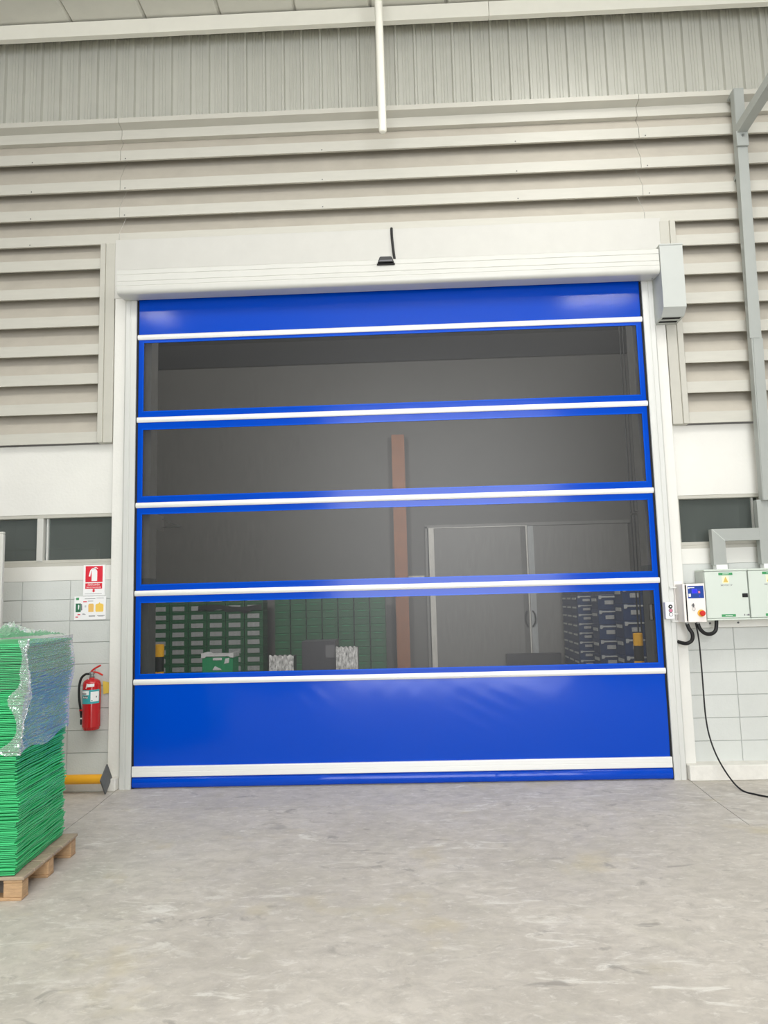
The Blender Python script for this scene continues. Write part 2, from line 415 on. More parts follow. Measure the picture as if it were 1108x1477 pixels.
structure('wall_lintel', 'white lintel over the door opening behind the roll housing', MB().box(-2.30, 2.332, WF, .28, 4.62, 5.2), M['white_paint'])
structure('baseboard_left', 'white concrete plinth along the floor left of the door', MB().box(-9, -2.525, -.085, .1, 0, .108, .006), M['plinth'], 'plinth')
structure('baseboard_right', 'white concrete plinth along the floor right of the door', MB().box(2.525, 9, -.085, .1, 0, .13, .006), M['plinth'], 'plinth')
structure('trim_1', 'white painted upright left of the door guide', MB().box(-2.64, -2.524, .02, .1, .05, 5.2, .004), M['white_paint'], 'trim')
structure('trim_2', 'white painted upright right of the door guide', MB().box(2.517, 2.625, .02, .1, .05, 5.2, .004), M['white_paint'], 'trim')
structure('trim_3', 'smooth white fascia board above the roll housing', MB().box(-2.645, 2.645, .015, .08, 4.6, 5.2, .003), M['fascia'], 'trim')

# small windows
def window(name, label, x0, x1, z0, z1, mulls, sash):
    m = MB(); y0, y1 = .085, .15
    m.box(x0, x1, .083, .20, z1-.033, z1, .003); m.box(x0, x1, .083, .20, z0, z0+.03, .003); m.box(x0, x1, .092, .20, z0+.03, z0+.06, .003)
    m.box(x0, x0+.012, y0, y1, z0, z1); m.box(x1-.012, x1, y0, y1, z0, z1)
    fr = structure(name, label, m, M['louver_frame'], 'window')
    xs = [x0+.012] + mulls + [x1-.012]
    for q in mulls: obj('mullion', MB().box(q-.03, q+.03, .083, .15, z0+.05, z1-.03, .004), M['galv'], fr)
    for i, (a, b) in enumerate(zip(xs, xs[1:])):
        p = obj('glass_pane', MB().box(a+(.03 if a in mulls else 0), b-(.03 if b in mulls else 0), .145, .150, z0+.055, z1-.03), M['glass'], fr)
    for q in sash: obj('sash_bar', MB().box(q-.008, q+.008, .125, .16, z0+.06, z1-.033), M['guide'], fr)
    return fr
window('window_1', 'long low window left of the door above the red fire sign', -4.76, -2.645, 2.02, 2.513, [-4.06, -3.353], [-3.30])
window('window_2', 'small low window right of the door above the switch boxes', 2.642, 3.40, 2.025, 2.519, [], [3.34])

# ------------------------------------------------------------------ louvers
def blade(x0, x1, zb, top=.36):
    k = (top-.105)/.18
    p = [(.05, zb+.004), (.02, zb), (.02, zb+.105), (.20, zb+top), (.205, zb+top-.004), (.026, zb+.101), (.026, zb+.008), (.05, zb+.008)]
    m = MB(); n = len(p)
    vs = [(x0, y, z) for y, z in p] + [(x1, y, z) for y, z in p]
    m.add(vs, [])
    for i in range(n):
        m.cm = 1 if i == 2 else 0
        m.f.append([i, (i+1) % n, n+(i+1) % n, n+i]); m.mi.append(m.cm)
    m.cm = 0; m.f += [list(range(n)), list(range(n, 2*n))]; m.mi += [0, 0]
    return m
LM = [M['louver'], M['louver_dust']]
lou = thing('wall_louver', 'long grey louver of four wide blades above the door housing', 'louver', (0, .1, 5.16))
for zb in (5.165, 5.437, 5.72, 6.03):
    for a, b in ((-6.6, -2.612), (-2.608, 2.498), (2.502, 6.6)):
        top = {5.165: .365, 5.437: .375, 5.72: .41, 6.03: .40}[zb]
        bl = obj('louver_blade', blade(a, b, zb, top), LM, lou)
sm = MB()
for zb in (5.165, 5.437, 5.72, 6.03):
    for x in (-2.56, -.6, 1.3, 2.56, -3.5):
        sm.lathe([(.007, .0185), (.005, .0165)], 6, (x, 0, zb+.02), 'Y')
tag(obj('screw', sm, M['dark_steel'], lou), kind='stuff')
ll = thing('wall_louver', 'grey louver bank on the left of the door above the window', 'louver', (-3.7, .1, 3.18))
for k in range(7):
    obj('louver_blade', blade(-6.6, -2.775, 3.185+.2885*k), LM, ll)
obj('frame_post', MB().box(-2.785, -2.735, -.005, .09, 3.18, 5.165, .003), M['louver_frame'], ll)
obj('frame_post', MB().box(-2.735, -2.645, .012, .09, 3.18, 5.165, .003), M['louver_frame'], ll)
lr = thing('wall_louver', 'grey louver bank on the right of the door behind the cable duct', 'louver', (3.7, .1, 3.18))
for k in range(7):
    obj('louver_blade', blade(2.77, 6.6, 3.185+.2885*k), LM, lr)
obj('frame_post', MB().box(2.722, 2.775, -.005, .09, 3.18, 5.165, .003), M['louver_frame'], lr)
obj('frame_post', MB().box(2.630, 2.722, .012, .09, 3.18, 5.165, .003), M['louver_frame'], lr)

# flashing, corrugated cladding, beam, roof
fl1 = [(.16, 6.452), (-.045, 6.44), (-.045, 6.39), (-.039, 6.39), (.05, 6.372), (.05, 6.30), (.035, 6.30), (.035, 6.262), (.17, 6.262), (.17, 6.44)]
t4 = structure('trim_4', 'folded grey flashing ledge under the corrugated sheets', MB().prism(fl1, -6.6, -2.612, 'X'), M['louver'], 'trim')
obj('flashing_piece', MB().prism(fl1, -2.608, 2.498, 'X'), M['louver'], t4)
obj('flashing_piece', MB().prism(fl1, 2.502, 6.6, 'X'), M['louver'], t4)
wu = structure('wall_upper', 'ribbed steel cladding wall above the louvers', MB().box(-6.7, 6.7, .2, .28, 6.3, 7.7), M['beam_room'])
def clad_profile():
    p = []; P = .192
    for k in range(4):
        x = k*P
        p += [(x, .02), (x+.010, -.016), (x+.030, -.016), (x+.040, .02)]
        for q in (.088, .118, .148): p += [(x+q-.008, .02), (x+q-.004, .013), (x+q+.004, .013), (x+q+.008, .02)]
    p.append((4*P, .02)); return p
cme = mesh_of('cladding_sheet', MB().prism([(x, y) for x, y in clad_profile()], 6.44, 7.5, 'Z', False, False), M['clad'], (0, 0, 0))
for k in range(-8, 9):
    o = bpy.data.objects.new('cladding_sheet', cme); COL.objects.link(o); o.parent = wu; o.location = (-.245+.768*k, .12, 0)
bm_ = [(-.10, 7.30), (-.10, 7.455), (.12, 7.455), (.12, 7.44), (-.085, 7.44), (-.085, 7.315), (-.04, 7.315), (-.04, 7.30)]
t5 = structure('trim_5', 'cream steel purlin under the roof sheets', MB().prism(bm_, -6.6, 1.08, 'X'), M['beam'], 'trim')
obj('purlin_piece', MB().prism(bm_, 1.085, 6.6, 'X'), M['beam'], t5)
ce = structure('ceiling', 'pale roof lining of long sheets above the cladding', MB().box(-9, 9, -14.5, .28, 7.52, 7.7), M['roof'], 'ceiling')
rme = mesh_of('roof_sheet', MB().prism([(0, 7.50), (.02, 7.472), (.73, 7.472), (.75, 7.50)], -8, .11, 'Y'), M['roof'], (0, 0, 0))
for k in range(-8, 9):
    o = bpy.data.objects.new('roof_sheet', rme); COL.objects.link(o); o.parent = ce; o.location = (-.835+.752*k, 0, 0)

# rest of the hall (mostly outside the frame)
structure('wall_hall_left', 'plain grey side wall of the hall', MB().box(-9.2, -9, -14.5, .28, 0, 7.6), M['hall'])
structure('wall_hall_right', 'plain grey side wall of the hall opposite', MB().box(9, 9.2, -14.5, .28, 0, 7.6), M['hall'])
hb = MB(); hb.box(-9, -2, -14.7, -14.5, 0, 7.6).box(4.4, 9, -14.7, -14.5, 0, 7.6).box(-2, 4.4, -14.7, -14.5, 7.0, 7.6)
structure('wall_hall_back', 'end wall of the hall with an open loading bay', hb, M['hall'])

# hanging pipe
pt = Vector((.01, -.75, 7.49)); pb = Vector((.018, -.6, 5.83))
pp = thing('hanging_pipe', 'cream round pipe hanging down from the roof above the door', 'pipe', (pb.x, pb.y, pb.z))
obj('pipe_tube', MB().tube([pb, pt], .036, 16), M['beam'], pp, True)
obj('end_cap', MB().lathe([(.036, 0), (.035, -.02), (.028, -.033), (.012, -.040)], 16, (pb.x, pb.y, pb.z)), M['beam'], pp, True)
obj('ceiling_flange', MB().lathe([(.075, 7.455), (.075, 7.475)], 16, (pt.x, pt.y, 0)), M['beam'], pp, True)

# ------------------------------------------------------------------ roll-up door
rd = thing('roll_up_door', 'blue fabric high speed roll-up door with four dark mesh windows', 'door', (0, 0, 0), None, 'thing')
BARS = [4.19, 3.3795, 2.5635, 1.7435, .939]; BH = .025
WIN = [(3.465, 4.135), (2.65, 3.285), (1.826, 2.478), (1.012, 1.655)]
CX = 2.398
def top_curtain():
    m = MB()
    def f(u, v):
        x = -CX+2*CX*u; z = 4.19+.40*v
        d = .003*math.sin(u*PI*3+.5)*(1-v*.3) + .0012*math.sin(v*PI)
        return (x, -.004-d, z)
    return m.grid(f, 60, 12)
obj('curtain_panel', top_curtain(), M['blue'], rd, True)
def low_curtain():
    m = MB()
    def f(u, v):
        x = -CX+2*CX*u; z = .155+.784*v
        wr = .0030*wav(x*.6+z*.9, 2.0) + .0007*math.exp(-((z-.86)/.06)**2)*math.sin(x*19+math.sin(x*3)*3) \
            + .0009*math.exp(-((x-.85)/.30)**2-((z-.62)/.2)**2)*math.sin((x*.8+z*1.5)*30) + .0012*math.exp(-((x+.9)/.25)**2-((z-.8)/.08)**2)*math.sin((x*.9+z*1.1)*34)
        return (x, -.004-.008*math.sin(v*PI)-wr*math.sin(v*PI)**.5, z)
    return m.grid(f, 150, 30)
obj('curtain_panel', low_curtain(), M['blue'], rd, True)
def flap():
    m = MB(); pr = [(.006, .012), (-.012, .008), (-.026, .02), (-.032, .05), (-.026, .08), (-.010, .105), (.004, .118)]
    def f(u, v):
        i = v*(len(pr)-1); k = min(int(i), len(pr)-2); t = i-k
        y = pr[k][0]*(1-t)+pr[k+1][0]*t; z = pr[k][1]*(1-t)+pr[k+1][1]*t
        x = -CX+2*CX*u
        return (x, y-.004*wav(x, 3.3)-.003*math.exp(-((x-.7)/.4)**2)*math.sin(x*40), z)
    return m.grid(f, 140, 12)
obj('bottom_flap', flap(), M['blue'], rd, True)
for k in range(4):
    zt, zb = BARS[k], BARS[k+1]; w0, w1 = WIN[k]; X = 2.341
    m = MB(); m.box(-CX, CX, -.006, .002, w1, zt).box(-CX, CX, -.006, .002, zb, w0).box(-CX, -X, -.006, .002, w0, w1).box(X, CX, -.006, .002, w0, w1)
    wb = obj('window_border', m, M['blue'], rd)
    q = MB(); e = .012
    q.box(-X-.002, X+.002, -.0085, -.006, w1, w1+e).box(-X-.002, X+.002, -.0085, -.006, w0-e, w0).box(-X-e, -X, -.0085, -.006, w0-e, w1+e).box(X, X+e, -.0085, -.006, w0-e, w1+e)
    obj('welded_hem', q, M['blue_weld'], wb)
    obj('mesh_window', MB().box(-X, X, -.002, 0, w0, w1), M['screen'], rd)
for z in BARS:
    pr = [(.004, z-BH), (-.014, z-BH), (-.022, z-.013), (-.024, z), (-.022, z+.013), (-.014, z+BH), (.004, z+BH)]
    obj('reinforcing_bar', MB().prism(pr, -CX, CX, 'X'), M['alu'], rd, True)
pr = [(.02, .106), (-.030, .106), (-.034, .112), (-.034, .148), (-.031, .151), (-.034, .154), (-.034, .192), (-.030, .197), (.02, .197)]
obj('bottom_bar', MB().prism(pr, -CX, CX, 'X'), M['alu'], rd)
for s in (-1, 1):
    xi, xo = 2.407, 2.520
    p = [(xo, .07), (xo, -.022), (xo-.012, -.032), (xo-.05, -.032), (xo-.054, -.026), (xo-.06, -.026), (xo-.064, -.032), (xi+.004, -.032), (xi, -.028), (xi, -.013), (xi+.03, -.013), (xi+.03, .02), (xi, .02), (xi, .07)]
    obj('side_guide', MB().prism([(s*x, y) for x, y in p], 0, 4.555, 'Z'), M['guide'], rd)
    obj('brush_seal', MB().box(*sorted((s*2.390, s*2.409)), -.0125, .018, .005, 4.555), M['black_seal'], rd)
hp = [(.014, 4.772), (-.238, 4.772), (-.25, 4.762), (-.25, 4.722), (-.246, 4.718), (-.246, 4.712), (-.25, 4.708), (-.25, 4.656), (-.246, 4.652), (-.246, 4.646), (-.25, 4.642), (-.25, 4.612), (-.247, 4.609), (-.247, 4.604), (-.25, 4.601), (-.25, 4.575)]
for k in range(1, 8):
    a = k/8*PI/2; hp.append((-.25+.04*(1-math.cos(a)), 4.575-.04*math.sin(a)))
hp += [(-.21, 4.535), (-.04, 4.552), (-.036, 4.60), (.014, 4.60)]
hh = obj('roll_housing', MB().prism(hp, -2.515, 2.513, 'X'), M['galv'], rd, True)
obj('end_plate', MB().prism([(y*1.0, z) for y, z in hp], -2.519, -2.515, 'X'), M['galv'], rd)
mp = [(.012, 4.785), (-.27, 4.785), (-.27, 4.20), (-.19, 4.135), (.012, 4.135)]
mc = obj('motor_cover', MB().prism(mp, 2.516, 2.722, 'X'), M['motor'], rd)
lid = MB().box(2.512, 2.726, -.276, .012, 4.785, 4.80, .003); obj('cover_lip', lid, M['motor'], mc)
for (ya, yb) in ((-.175, -.135), (-.085, -.045)):
    obj('vent_slot', MB().box(2.535, 2.70, ya, yb, 4.1335, 4.1375), M['slot'], mc)
obj('cover_screw', MB().lathe([(.008, -.0), (.008, -.006)], 8, (2.49, -.10, 4.548)), M['steel'], mc)
# motion sensor and its cable
ms = thing('motion_sensor', 'small black motion sensor on the white roll housing', 'sensor', (.008, -.255, 4.73))
obj('sensor_base', MB().box(-.076, .092, -.268, -.2505, 4.708, 4.724, .004), M['black_plastic'], ms)
obj('sensor_lens', MB().prism([(-.066, 4.724), (-.05, 4.768), (-.04, 4.776), (.055, 4.776), (.066, 4.768), (.082, 4.724)], -.29, -.2505, 'Y'), M['black_plastic'], ms)
obj('sensor_stripe', MB().box(-.05, .07, -.294, -.29, 4.731, 4.741, .001), M['grey_print'], ms)
solid('sensor_cable', 'short black cable hanging down the white fascia to the sensor', 'cable',
      MB().tube(smooth_path([(.066, .0, 5.20), (.068, .001, 5.1), (.08, -.002, 4.95), (.09, -.004, 4.86), (.094, -.01, 4.782)]), .0125, 8), M['black_rubber'], smooth=True, org=(.08, 0, 4.8))

# ------------------------------------------------------------------ fire extinguisher and signs
ex = thing('fire_extinguisher', 'red fire extinguisher with teal label hung on the grey block wall', 'extinguisher', (-2.782, -.015, .525))
ec = (-2.782, -.015, 0)
obj('cylinder_body', MB().lathe([(.055, .528), (.068, .53), (.074, .54), (.076, .553), (.079, .556), (.079, .93), (.076, .948), (.066, .965), (.048, .977), (.024, .984), (.02, .995)], 32, ec), M['red'], ex, True)
obj('valve', MB().lathe([(.022, .992), (.024, 1.0), (.018, 1.006), (.018, 1.02), (.026, 1.024), (.026, 1.04), (.014, 1.046)], 16, ec), M['steel'], ex, True)
obj('carry_handle', MB().tube(smooth_path([(-2.80, -.02, 1.028), (-2.765, -.022, 1.04), (-2.725, -.024, 1.034), (-2.68, -.026, 1.012)]), .008, 8), M['button_red'], ex, True)
obj('squeeze_lever', MB().tube(smooth_path([(-2.80, -.02, 1.03), (-2.775, -.021, 1.058), (-2.745, -.022, 1.078), (-2.70, -.024, 1.10)]), .008, 8), M['button_red'], ex, True)
obj('lever_pin', MB().tube([(-2.755, -.022, 1.03), (-2.748, -.022, 1.075)], .005, 6), M['steel'], ex, True)
obj('discharge_hose', MB().tube(smooth_path([(-2.805, -.015, 1.022), (-2.84, -.02, 1.022), (-2.878, -.025, .985), (-2.896, -.025, .90), (-2.892, -.025, .80), (-2.877, -.025, .70), (-2.869, -.025, .64)]), .0105, 10), M['black_rubber'], ex, True)
hn = obj('hose_nozzle', MB().lathe([(.012, .575), (.014, .60), (.012, .64)], 10, (-2.867, -.025, 0)), M['black_rubber'], ex, True)
obj('nozzle_ring', MB().lathe([(.0145, .625), (.0145, .637)], 10, (-2.867, -.025, 0)), M['sign_white'], hn, True)
obj('hose_clip', MB().box(-2.888, -2.858, -.035, -.005, .695, .712, .003), M['button_red'], ex)
obj('wall_hook', MB().box(-2.80, -2.764, .02, .08, .90, .96, .003), M['dark_steel'], ex)
def wrap(a0, a1, z0, z1, r, m, slope=0.0, n=20):
    def f(u, v):
        a = a0+(a1-a0)*u; return (ec[0]+r*math.sin(a), ec[1]-r*math.cos(a), z0+(z1-z0)*v + slope*(u-.5))
    return m.grid(f, n, 2)
lb = obj('label_sleeve', wrap(-1.5, 1.35, .765, .888, .0797, MB(), .004), M['teal'], ex, True)
obj('label_print', wrap(.28, 1.25, .785, .872, .0803, MB(), .002), M['sign_white'], lb, True)
obj('label_print', wrap(-1.1, .1, .842, .880, .0803, MB(), .002), M['sign_white'], lb, True)
obj('label_print', wrap(-.75, -.02, .812, .834, .0803, MB(), .002), M['black_plastic'], lb, True)
for a in (-.66, -.42, -.18): obj('label_pictogram', wrap(a, a+.13, .814, .831, .0806, MB(), 0, 3), M['sign_white'], lb, True)
obj('label_print', wrap(-1.0, -.2, .848, .858, .0806, MB(), .002), M['grey_print'], lb, True)
obj('label_print', wrap(.85, .98, .818, .832, .0806, MB(), 0, 3), M['grey_print'], lb, True)
obj('label_print', wrap(.35, .5, .79, .797, .0806, MB(), 0, 3), M['grey_print'], lb, True)
obj('inspection_tag', wrap(-.12, .66, .915, .942, .0805, MB(), .004), M['sign_white'], ex, True)
obj('tag_string', MB().tube([(-2.80, -.045, .985), (-2.795, -.09, .945), (-2.80, -.10, .90)], .0025, 6), M['sign_white'], ex)
solid('yellow_tag', 'yellow paper tag hanging beside the red fire extinguisher', 'tag',
      MB().prism([(-2.715, .95), (-2.65, .935), (-2.632, .905), (-2.652, .84), (-2.708, .832)], .066, .069, 'Y'), M['yellow_tag'], org=(-2.69, .068, .84))
SY = .066
s1 = thing('fire_extinguisher_sign', 'red and white fire extinguisher sign above the red extinguisher', 'sign', (-2.815, SY, 1.74))
obj('sign_board', MB().box(-2.918, -2.712, SY, SY+.012, 1.735, 2.022, .001), M['sign_white'], s1)
obj('red_panel', MB().box(-2.897, -2.734, SY-.0012, SY, 1.862, 2.012), M['sign_red'], s1)
pg = MB(); yb, yf = SY-.0012, SY-.0022
pg.prism([(-2.838, 1.872), (-2.785, 1.872), (-2.785, 1.962), (-2.790, 1.975), (-2.803, 1.984), (-2.822, 1.984), (-2.834, 1.975), (-2.838, 1.962)], yf, yb, 'Y')
pg.prism([(-2.822, 1.984), (-2.803, 1.984), (-2.803, 1.994), (-2.822, 1.994)], yf, yb, 'Y')
pg.prism([(-2.835, 1.990), (-2.80, 2.003), (-2.778, 1.990), (-2.781, 1.985), (-2.80, 1.994), (-2.83, 1.982)], yf, yb, 'Y')
pg.prism([(-2.835, 1.990), (-2.851, 1.975), (-2.867, 1.918), (-2.852, 1.914), (-2.842, 1.962), (-2.829, 1.980)], yf, yb, 'Y')
obj('extinguisher_pictogram', pg, M['sign_white'], s1)
obj('text_panel', MB().box(-2.897, -2.737, SY-.0012, SY, 1.800, 1.852), M['sign_red'], s1)
text('lettering', '\u0e16\u0e31\u0e07\u0e14\u0e31\u0e1a\u0e40\u0e1e\u0e25\u0e34\u0e07', .026, (-2.817, SY-.0014, 1.838), M['sign_white'], s1)
text('lettering', 'FIRE EXTINGUISHER', .0165, (-2.817, SY-.0014, 1.813), M['sign_white'], s1, .95)
obj('arrow', MB().prism([(-2.835, 1.782), (-2.817, 1.766), (-2.799, 1.782), (-2.808, 1.782), (-2.808, 1.797), (-2.826, 1.797), (-2.826, 1.782)], SY-.0012, SY, 'Y'), M['sign_red'], s1)
obj('fine_print', MB().box(-2.90, -2.74, SY-.0012, SY, 1.752, 1.755), M['grey_print'], s1)
s2 = thing('instruction_sign', 'white instruction sheet with green and yellow pictures under the fire sign', 'sign', (-2.85, SY, 1.515))
obj('sign_board', MB().box(-3.0, -2.70, SY+.002, SY+.012, 1.513, 1.731, .001), M['sign_white'], s2)
yq = (SY+.0008, SY+.002)
obj('green_picture', MB().box(-2.985, -2.937, *yq, 1.586, 1.666), M['dark_green_print'], s2)
obj('green_picture', MB().box(-2.982, -2.955, *yq, 1.698, 1.720), M['green_print'], s2)
obj('white_figure', MB().prism([(-2.962, 1.61), (-2.954, 1.61), (-2.95, 1.645), (-2.956, 1.657), (-2.963, 1.645)], SY, SY+.0008, 'Y'), M['sign_white'], s2)
obj('grey_picture', MB().prism([(-2.935, 1.60), (-2.922, 1.604), (-2.926, 1.66), (-2.935, 1.662)], *yq, 'Y'), M['grey_print'], s2)
obj('yellow_picture', MB().prism([(-2.864, 1.585), (-2.815, 1.585), (-2.813, 1.65), (-2.822, 1.662), (-2.858, 1.662), (-2.866, 1.65)], *yq, 'Y'), M['amber_print'], s2)
obj('yellow_picture', MB().prism([(-2.792, 1.585), (-2.728, 1.585), (-2.722, 1.595), (-2.722, 1.65), (-2.735, 1.66), (-2.753, 1.662), (-2.76, 1.675), (-2.767, 1.662), (-2.79, 1.658), (-2.797, 1.648), (-2.797, 1.595)], *yq, 'Y'), M['yellow_print'], s2)
fp = MB()
for (a, b, z) in ((-2.90, -2.80, 1.706), (-2.79, -2.72, 1.71), (-2.87, -2.82, 1.684), (-2.86, -2.80, 1.55), (-2.78, -2.71, 1.55), (-2.86, -2.80, 1.541), (-2.77, -2.72, 1.541), (-2.92, -2.90, 1.57), (-2.92, -2.89, 1.56), (-2.90, -2.885, 1.64), (-2.90, -2.885, 1.63)): fp.box(a, b, *yq, z, z+.004)
tag(obj('fine_print', fp, M['grey_print'], s2), kind='stuff')
rp = MB()
for (a, b, z) in ((-2.915, -2.88, 1.677), (-2.966, -2.94, 1.558), (-2.985, -2.96, 1.536)): rp.box(a, b, *yq, z, z+.009)
tag(obj('red_print', rp, M['sign_red'], s2), kind='stuff')

# ------------------------------------------------------------------ lying yellow bollard
lbx = (-2.575, -.17, .128)
yb_ = thing('yellow_bollard', 'yellow bollard lying on the floor by the left plinth', 'bollard', (-2.9, -.17, 0))
obj('pipe_post', MB().lathe([(.041, -3.42), (.041, -2.58)], 24, (0, lbx[1], lbx[2]), 'X'), M['yellow'], yb_, True)
for xx in (-3.43, -2.58):
    pr = []
    for k in range(4):
        a = PI/4+PI/2*k+math.radians(38); pr.append((lbx[1]+.125*math.cos(a), lbx[2]+.125*math.sin(a)))
    lo_ = min(p[1] for p in pr)
    obj('base_plate', MB().prism([(y, z-lo_+.002) for y, z in pr], xx, xx+.012, 'X'), M['dark_steel'], yb_)

# white frame at the left edge
wfm = thing('white_board', 'white framed panel standing at the left edge behind the stack', 'board', (-3.7, -.8, 0))
obj('frame_post', MB().box(-3.238, -3.203, -.83, -.79, 0, 2.25, .006), M['galv'], wfm)
obj('frame_post', MB().box(-4.44, -4.40, -.83, -.79, 0, 2.25, .006), M['galv'], wfm)
obj('frame_rail', MB().box(-4.44, -3.203, -.83, -.79, 2.25, 2.27, .006), M['galv'], wfm)
obj('board_face', MB().box(-4.40, -3.238, -.815, -.80, .1, 2.25), M['sign_white'], wfm)
for x in (-4.42, -3.22): obj('foot', MB().box(x-.018, x+.018, -1.0, -.62, 0, .03, .004), M['galv'], wfm)

# ------------------------------------------------------------------ switch gear on the right
cb = thing('door_control_box', 'white door controller with blue keypad and red emergency stop', 'control box', (2.63, 0, 1.367))
obj('enclosure', MB().box(2.533, 2.722, -.175, -.014, 1.367, 1.70, .004), M['control_white'], cb)
obj('enclosure_flange', MB().box(2.531, 2.552, -.20, -.17, 1.367, 1.702, .003), M['control_white'], cb)
obj('hinge_gap', MB().box(2.552, 2.563, -.197, -.17, 1.378, 1.69), M['slot'], cb)
dr = obj('door', MB().box(2.563, 2.722, -.20, -.175, 1.367, 1.702, .004), M['control_white'], cb)
kp = obj('keypad', MB().box(2.574, 2.711, -.202, -.2, 1.574, 1.682), M['keypad'], cb)
ky = (-.2032, -.202)
obj('lcd_frame', MB().box(2.607, 2.658, *ky, 1.616, 1.656), M['lcd'], kp)
obj('lcd_screen', MB().box(2.617, 2.649, -.204, -.2032, 1.622, 1.649), M['lcd_glow'], kp)
obj('logo', MB().box(2.590, 2.632, *ky, 1.664, 1.670).lathe([(.007, ky[0]), (.007, ky[1])], 10, (2.584, 0, 1.665), 'Y'), M['sign_white'], kp)
obj('key_button', MB().box(2.664, 2.680, *ky, 1.618, 1.636), M['pink'], kp)
obj('key_button', MB().box(2.579, 2.598, *ky, 1.588, 1.614), M['sign_white'], kp)
tag(obj('key_marks', MB().box(2.668, 2.676, *ky, 1.647, 1.655).box(2.668, 2.678, *ky, 1.588, 1.596), M['lcd'], kp), kind='stuff')
lk = obj('lock', MB().lathe([(.013, -.206), (.013, -.2)], 16, (2.611, 0, 1.513), 'Y'), M['steel'], cb, True)
obj('lock_key', MB().box(2.609, 2.613, -.222, -.206, 1.498, 1.53), M['dark_steel'], lk)
obj('key_ring', MB().tube([(2.611+.013*math.cos(a), -.216, 1.482+.016*math.sin(a)) for a in [k*PI/6 for k in range(13)]], .0015, 5), M['steel'], lk)
es = obj('emergency_stop', MB().lathe([(.031, -.212), (.031, -.2)], 20, (2.676, 0, 1.444), 'Y'), M['estop_yellow'], cb, True)
obj('stop_button', MB().lathe([(.012, -.212), (.012, -.228), (.023, -.23), (.024, -.242), (.018, -.248)], 20, (2.676, 0, 1.444), 'Y'), M['button_red'], es, True)
for x in (2.578, 2.672): obj('cable_gland', MB().lathe([(.016, 1.349), (.016, 1.367)], 6, (x, -.12, 0)), M['steel'], cb)
br = thing('mounting_bracket', 'white steel bracket plate between the door guide and the controller', 'bracket', (2.5, 0, 1.36))
obj('bracket_plate', MB().box(2.522, 2.60, -.012, .018, 1.36, 1.73, .002), M['control_white'], br)
for z in (1.665, 1.43, 1.365): obj('bracket_rail', MB().box(2.47, 2.532, -.05, -.034, z, z+.016, .002), M['guide'], br)
bs = thing('push_button_station', 'small white three button box on the right door guide', 'switch', (2.445, -.033, 1.395))
obj('button_case', MB().box(2.408, 2.484, -.092, -.033, 1.395, 1.545, .004), M['sign_white'], bs)
for z, mm in ((1.505, 'black_plastic'), (1.470, 'pink'), (1.436, 'sign_white')):
    rg = obj('button_ring', MB().lathe([(.018, -.097), (.018, -.092)], 16, (2.452, 0, z), 'Y'), M['grey_print'] if mm != 'black_plastic' else M['black_plastic'], bs, True)
    obj('button_cap', MB().lathe([(.013 if mm != 'black_plastic' else .006, -.101), (.013 if mm != 'black_plastic' else .006, -.097)], 16, (2.452, 0, z), 'Y'), M['sign_white'] if mm == 'black_plastic' else M[mm], rg, True)
def dist_box(x0, label, full):
    x1 = x0+.375
    b = thing('switch_box', label, 'switch box', (x0+.19, .05, 1.385))
    obj('enclosure', MB().box(x0, x1, -.125, .06, 1.39, 1.808, .003), M['panel_side'], b)
    obj('top_lip', MB().box(x0-.002, x1+.002, -.156, .06, 1.806, 1.822, .003), M['panel_box'], b)
    obj('bottom_lip', MB().box(x0-.002, x1+.002, -.156, .06, 1.376, 1.391, .003), M['panel_box'], b)
    d = obj('box_door', MB().box(x0+.003, x1-.003, -.15, -.125, 1.394, 1.804, .004), M['panel_box'], b)
    y = (-.1515, -.15)
    obj('name_plate', MB().box(x0+.125, x0+.247, *y, 1.769, 1.791), M['green_print'], b)
    obj('plate_lettering', MB().box(x0+.16, x0+.215, -.1522, -.1515, 1.778, 1.782), M['sign_white'], b)
    obj('warning_sticker', MB().box(x0+.155, x0+.212, *y, 1.698, 1.764), M['cream'], b)
    obj('warning_triangle', MB().prism([(x0+.162, 1.706), (x0+.206, 1.706), (x0+.184, 1.758)], -.1522, -.1515, 'Y'), M['olive_yellow'], b)
    text('lettering', '380 VOLT 3P', .0185, (x0+.188, -.1508, 1.680), M['grey_print'], b)
    obj('door_latch', MB().box(x0+.318, x0+.366, -.158, -.15, 1.572, 1.606, .003), M['black_plastic'], b)
    obj('name_plate', MB().box(x0+.128, x0+.250, *y, 1.405, 1.427), M['green_print'], b)
    obj('plate_lettering', MB().box(x0+.16, x0+.222, -.1522, -.1515, 1.414, 1.418), M['sign_white'], b)
    mk = MB(); mk.box(x0+.322, x0+.330, *y, 1.412, 1.426).box(x0+.345, x0+.350, *y, 1.412, 1.424).box(x0+.353, x0+.368, *y, 1.412, 1.426)
    obj('marking', mk, M['grey_print'], b)
    return b
dist_box(2.745, 'pale green switch box beside the white door controller', True)
dist_box(3.126, 'pale green switch box under the lower end of the vertical cable duct', False)
mr_ = thing('mounting_rail', 'white channel rail under the two pale green switch boxes', 'rail', (3.1, .06, 1.31))
obj('rail_channel', MB().box(2.625, 3.62, .03, .075, 1.305, 1.374, .004), M['white_paint'], mr_)
for x in (2.835, 3.085): obj('rail_bolt', MB().lathe([(.010, .022), (.010, .03)], 6, (x, 0, 1.345), 'Y'), M['dark_steel'], mr_)

